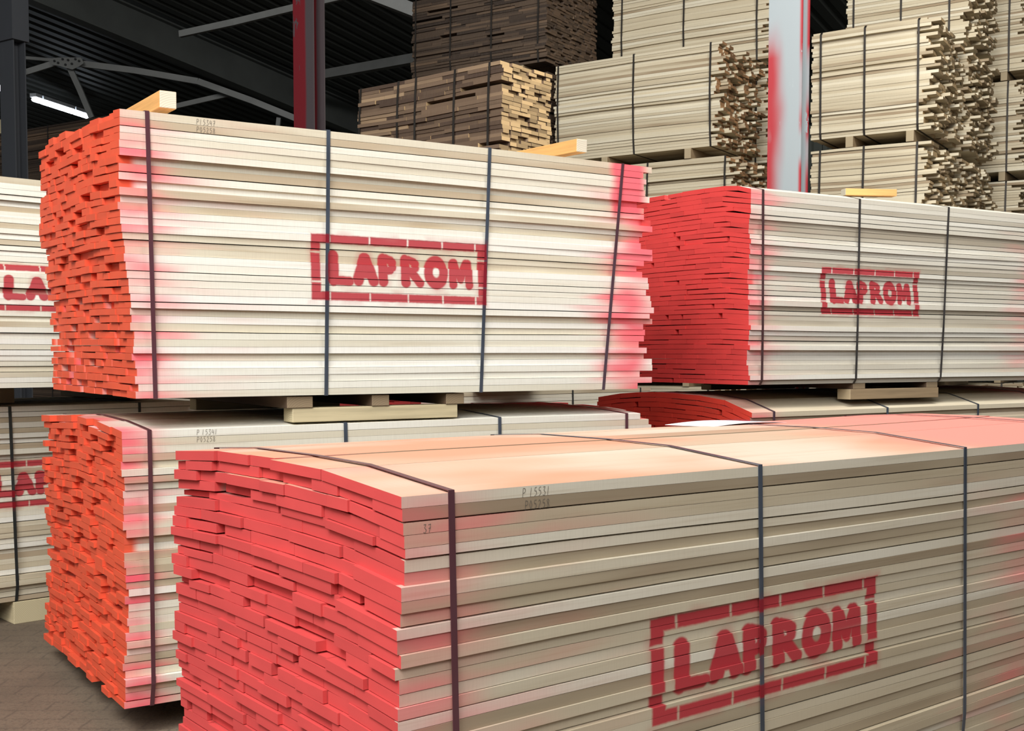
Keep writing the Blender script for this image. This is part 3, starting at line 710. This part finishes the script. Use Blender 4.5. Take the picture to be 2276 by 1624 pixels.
stack('brown short-board pile', (-0.065, 8.15), 1.42, 0.56, (1, 2), M_E1, S_f, 300,
      ('second brown short-board bundle behind the front bundles',
       'brown bundle of short boards with a pale right end, behind the upper front bundle'),
      [(0.02, 0.02), (0.42, 0.42), (0.60, 0.60), (0.98, 0.98), (1.30, 1.30)], rz=RZ1, split=(0.15, 0.55), ragged=(0.008, 0.2, 0.03), tt=0.0273, nl=40)
stack('tall dark brown stack', (0.37, 12.6), 1.8, 1.1, (0, 1, 2, 3, 4), M_E2, S_f, 340,
      ('floor-level dark brown bundle of the tall dark stack', 'second dark brown bundle of the tall dark stack', 'third dark brown bundle of the tall dark stack',
       'fourth dark brown bundle of the tall dark stack', 'dark brown bundle of short boards at the photo top, above the pale-ended brown one'),
      [(0.06, 0.06), (0.55, 0.55), (1.10, 1.10), (1.70, 1.70)], split=(0.2, 0.6), ragged=(0.01, 0.2, 0.03))
# unlit stack at the far left; dark brown wood stands in for its shade
stack('unlit stack at far left', (-4.6, 14.6), 3.6, 1.1, (0, 1, 2, 3), M_E2, S_f, 380,
      ('floor-level bundle of the unlit stack at far left', 'second bundle of the unlit stack at far left', 'third bundle of the unlit stack at far left', 'black unlit bundle top seen beneath the strip lights'),
      [(0.3, 0.3), (1.8, 1.8), (3.2, 3.2)], ragged=(0.02, 0.2, 0.03))

# ------------------------------------------------------------------ paper, loose slat, writing
M_paper = simple('white_paper', srgb(238, 238, 242), 0.6, 0, 0.02); M_line = simple('printed_line', srgb(70, 80, 110), 0.6)
yD = math.radians(51.44); du = Vector((math.sin(yD), math.cos(yD), 0)); dv = Vector((-du.y, du.x, 0))
pr = empty('paper_sheet', tuple(Vector(D.location) + du * 2.12 + dv * 0.985 + Vector((0, 0, 1.0445))), rot_of(51.44)); tag(pr, 'white paper sheets lying on the peach top of the nearest bundle', 'paper')
m = MB(); vs = []; nu = 10
for i in range(nu + 1):
    q = i / nu; uu = -0.21 + 0.42 * q; dz = 0.004 + 0.008 * math.sin(q * 3.1)
    vs += [(uu, -0.12, dz), (uu, 0.12, dz + 0.006 - .010), (uu, -0.12, dz + 0.0012), (uu, 0.12, dz + 0.0072 - .010)]
fs = []
for i in range(nu):
    o = 4 * i; fs += [(o, o + 4, o + 5, o + 1), (o + 2, o + 3, o + 7, o + 6), (o, o + 2, o + 6, o + 4), (o + 1, o + 5, o + 7, o + 3)]
fs += [(0, 1, 3, 2), (4 * nu, 4 * nu + 2, 4 * nu + 3, 4 * nu + 1)]
m.add(vs, fs); m.build('sheet', M_paper, pr)
m = MB()
for i, a in enumerate((0.05, 0.075, 0.12)): m.add([(a, -0.11, .0135), (a + .006, -0.11, .0135), (a + .046, 0.10, .0095), (a + .04, 0.10, .0095)], [(0, 1, 2, 3)])
m.build('printed_lines', M_line, pr)
fN = empty('frame', (-4.6 - math.cos(RZ) * 3.6, 14.6 - math.sin(RZ) * 3.6, 0), RZ)
timber(fN, 0.2, 0.72, 0.02, 0.3, 4.452, 4.64, M_pineP, 'pale timber end at the left edge, on the unlit stack beyond the dark column')
bpy.data.objects.remove(fN)
pencil(D, 'P 15531', 0.318, 0.996, 0.020, 0.0, -0.0012, M_pencil)
pencil(D, 'P05258', 0.325, 0.968, 0.020, 0.0, -0.0012, M_pencil)
pencil(D, '37', 0.055, 0.942, 0.018, 0.0, -0.0012, M_pencil)
pencil(A, 'P15347', 0.268, 1.020, 0.020, 0.0, -0.0012, M_pencil)
pencil(A, 'P05258', 0.268, 0.992, 0.020, 0.0, -0.0012, M_pencil)
pencil(C_, 'P 15341', 0.268, 1.005, 0.020, 0.0, -0.0012, M_pencil)
pencil(C_, 'P05258', 0.268, 0.978, 0.020, 0.0, -0.0012, M_pencil)
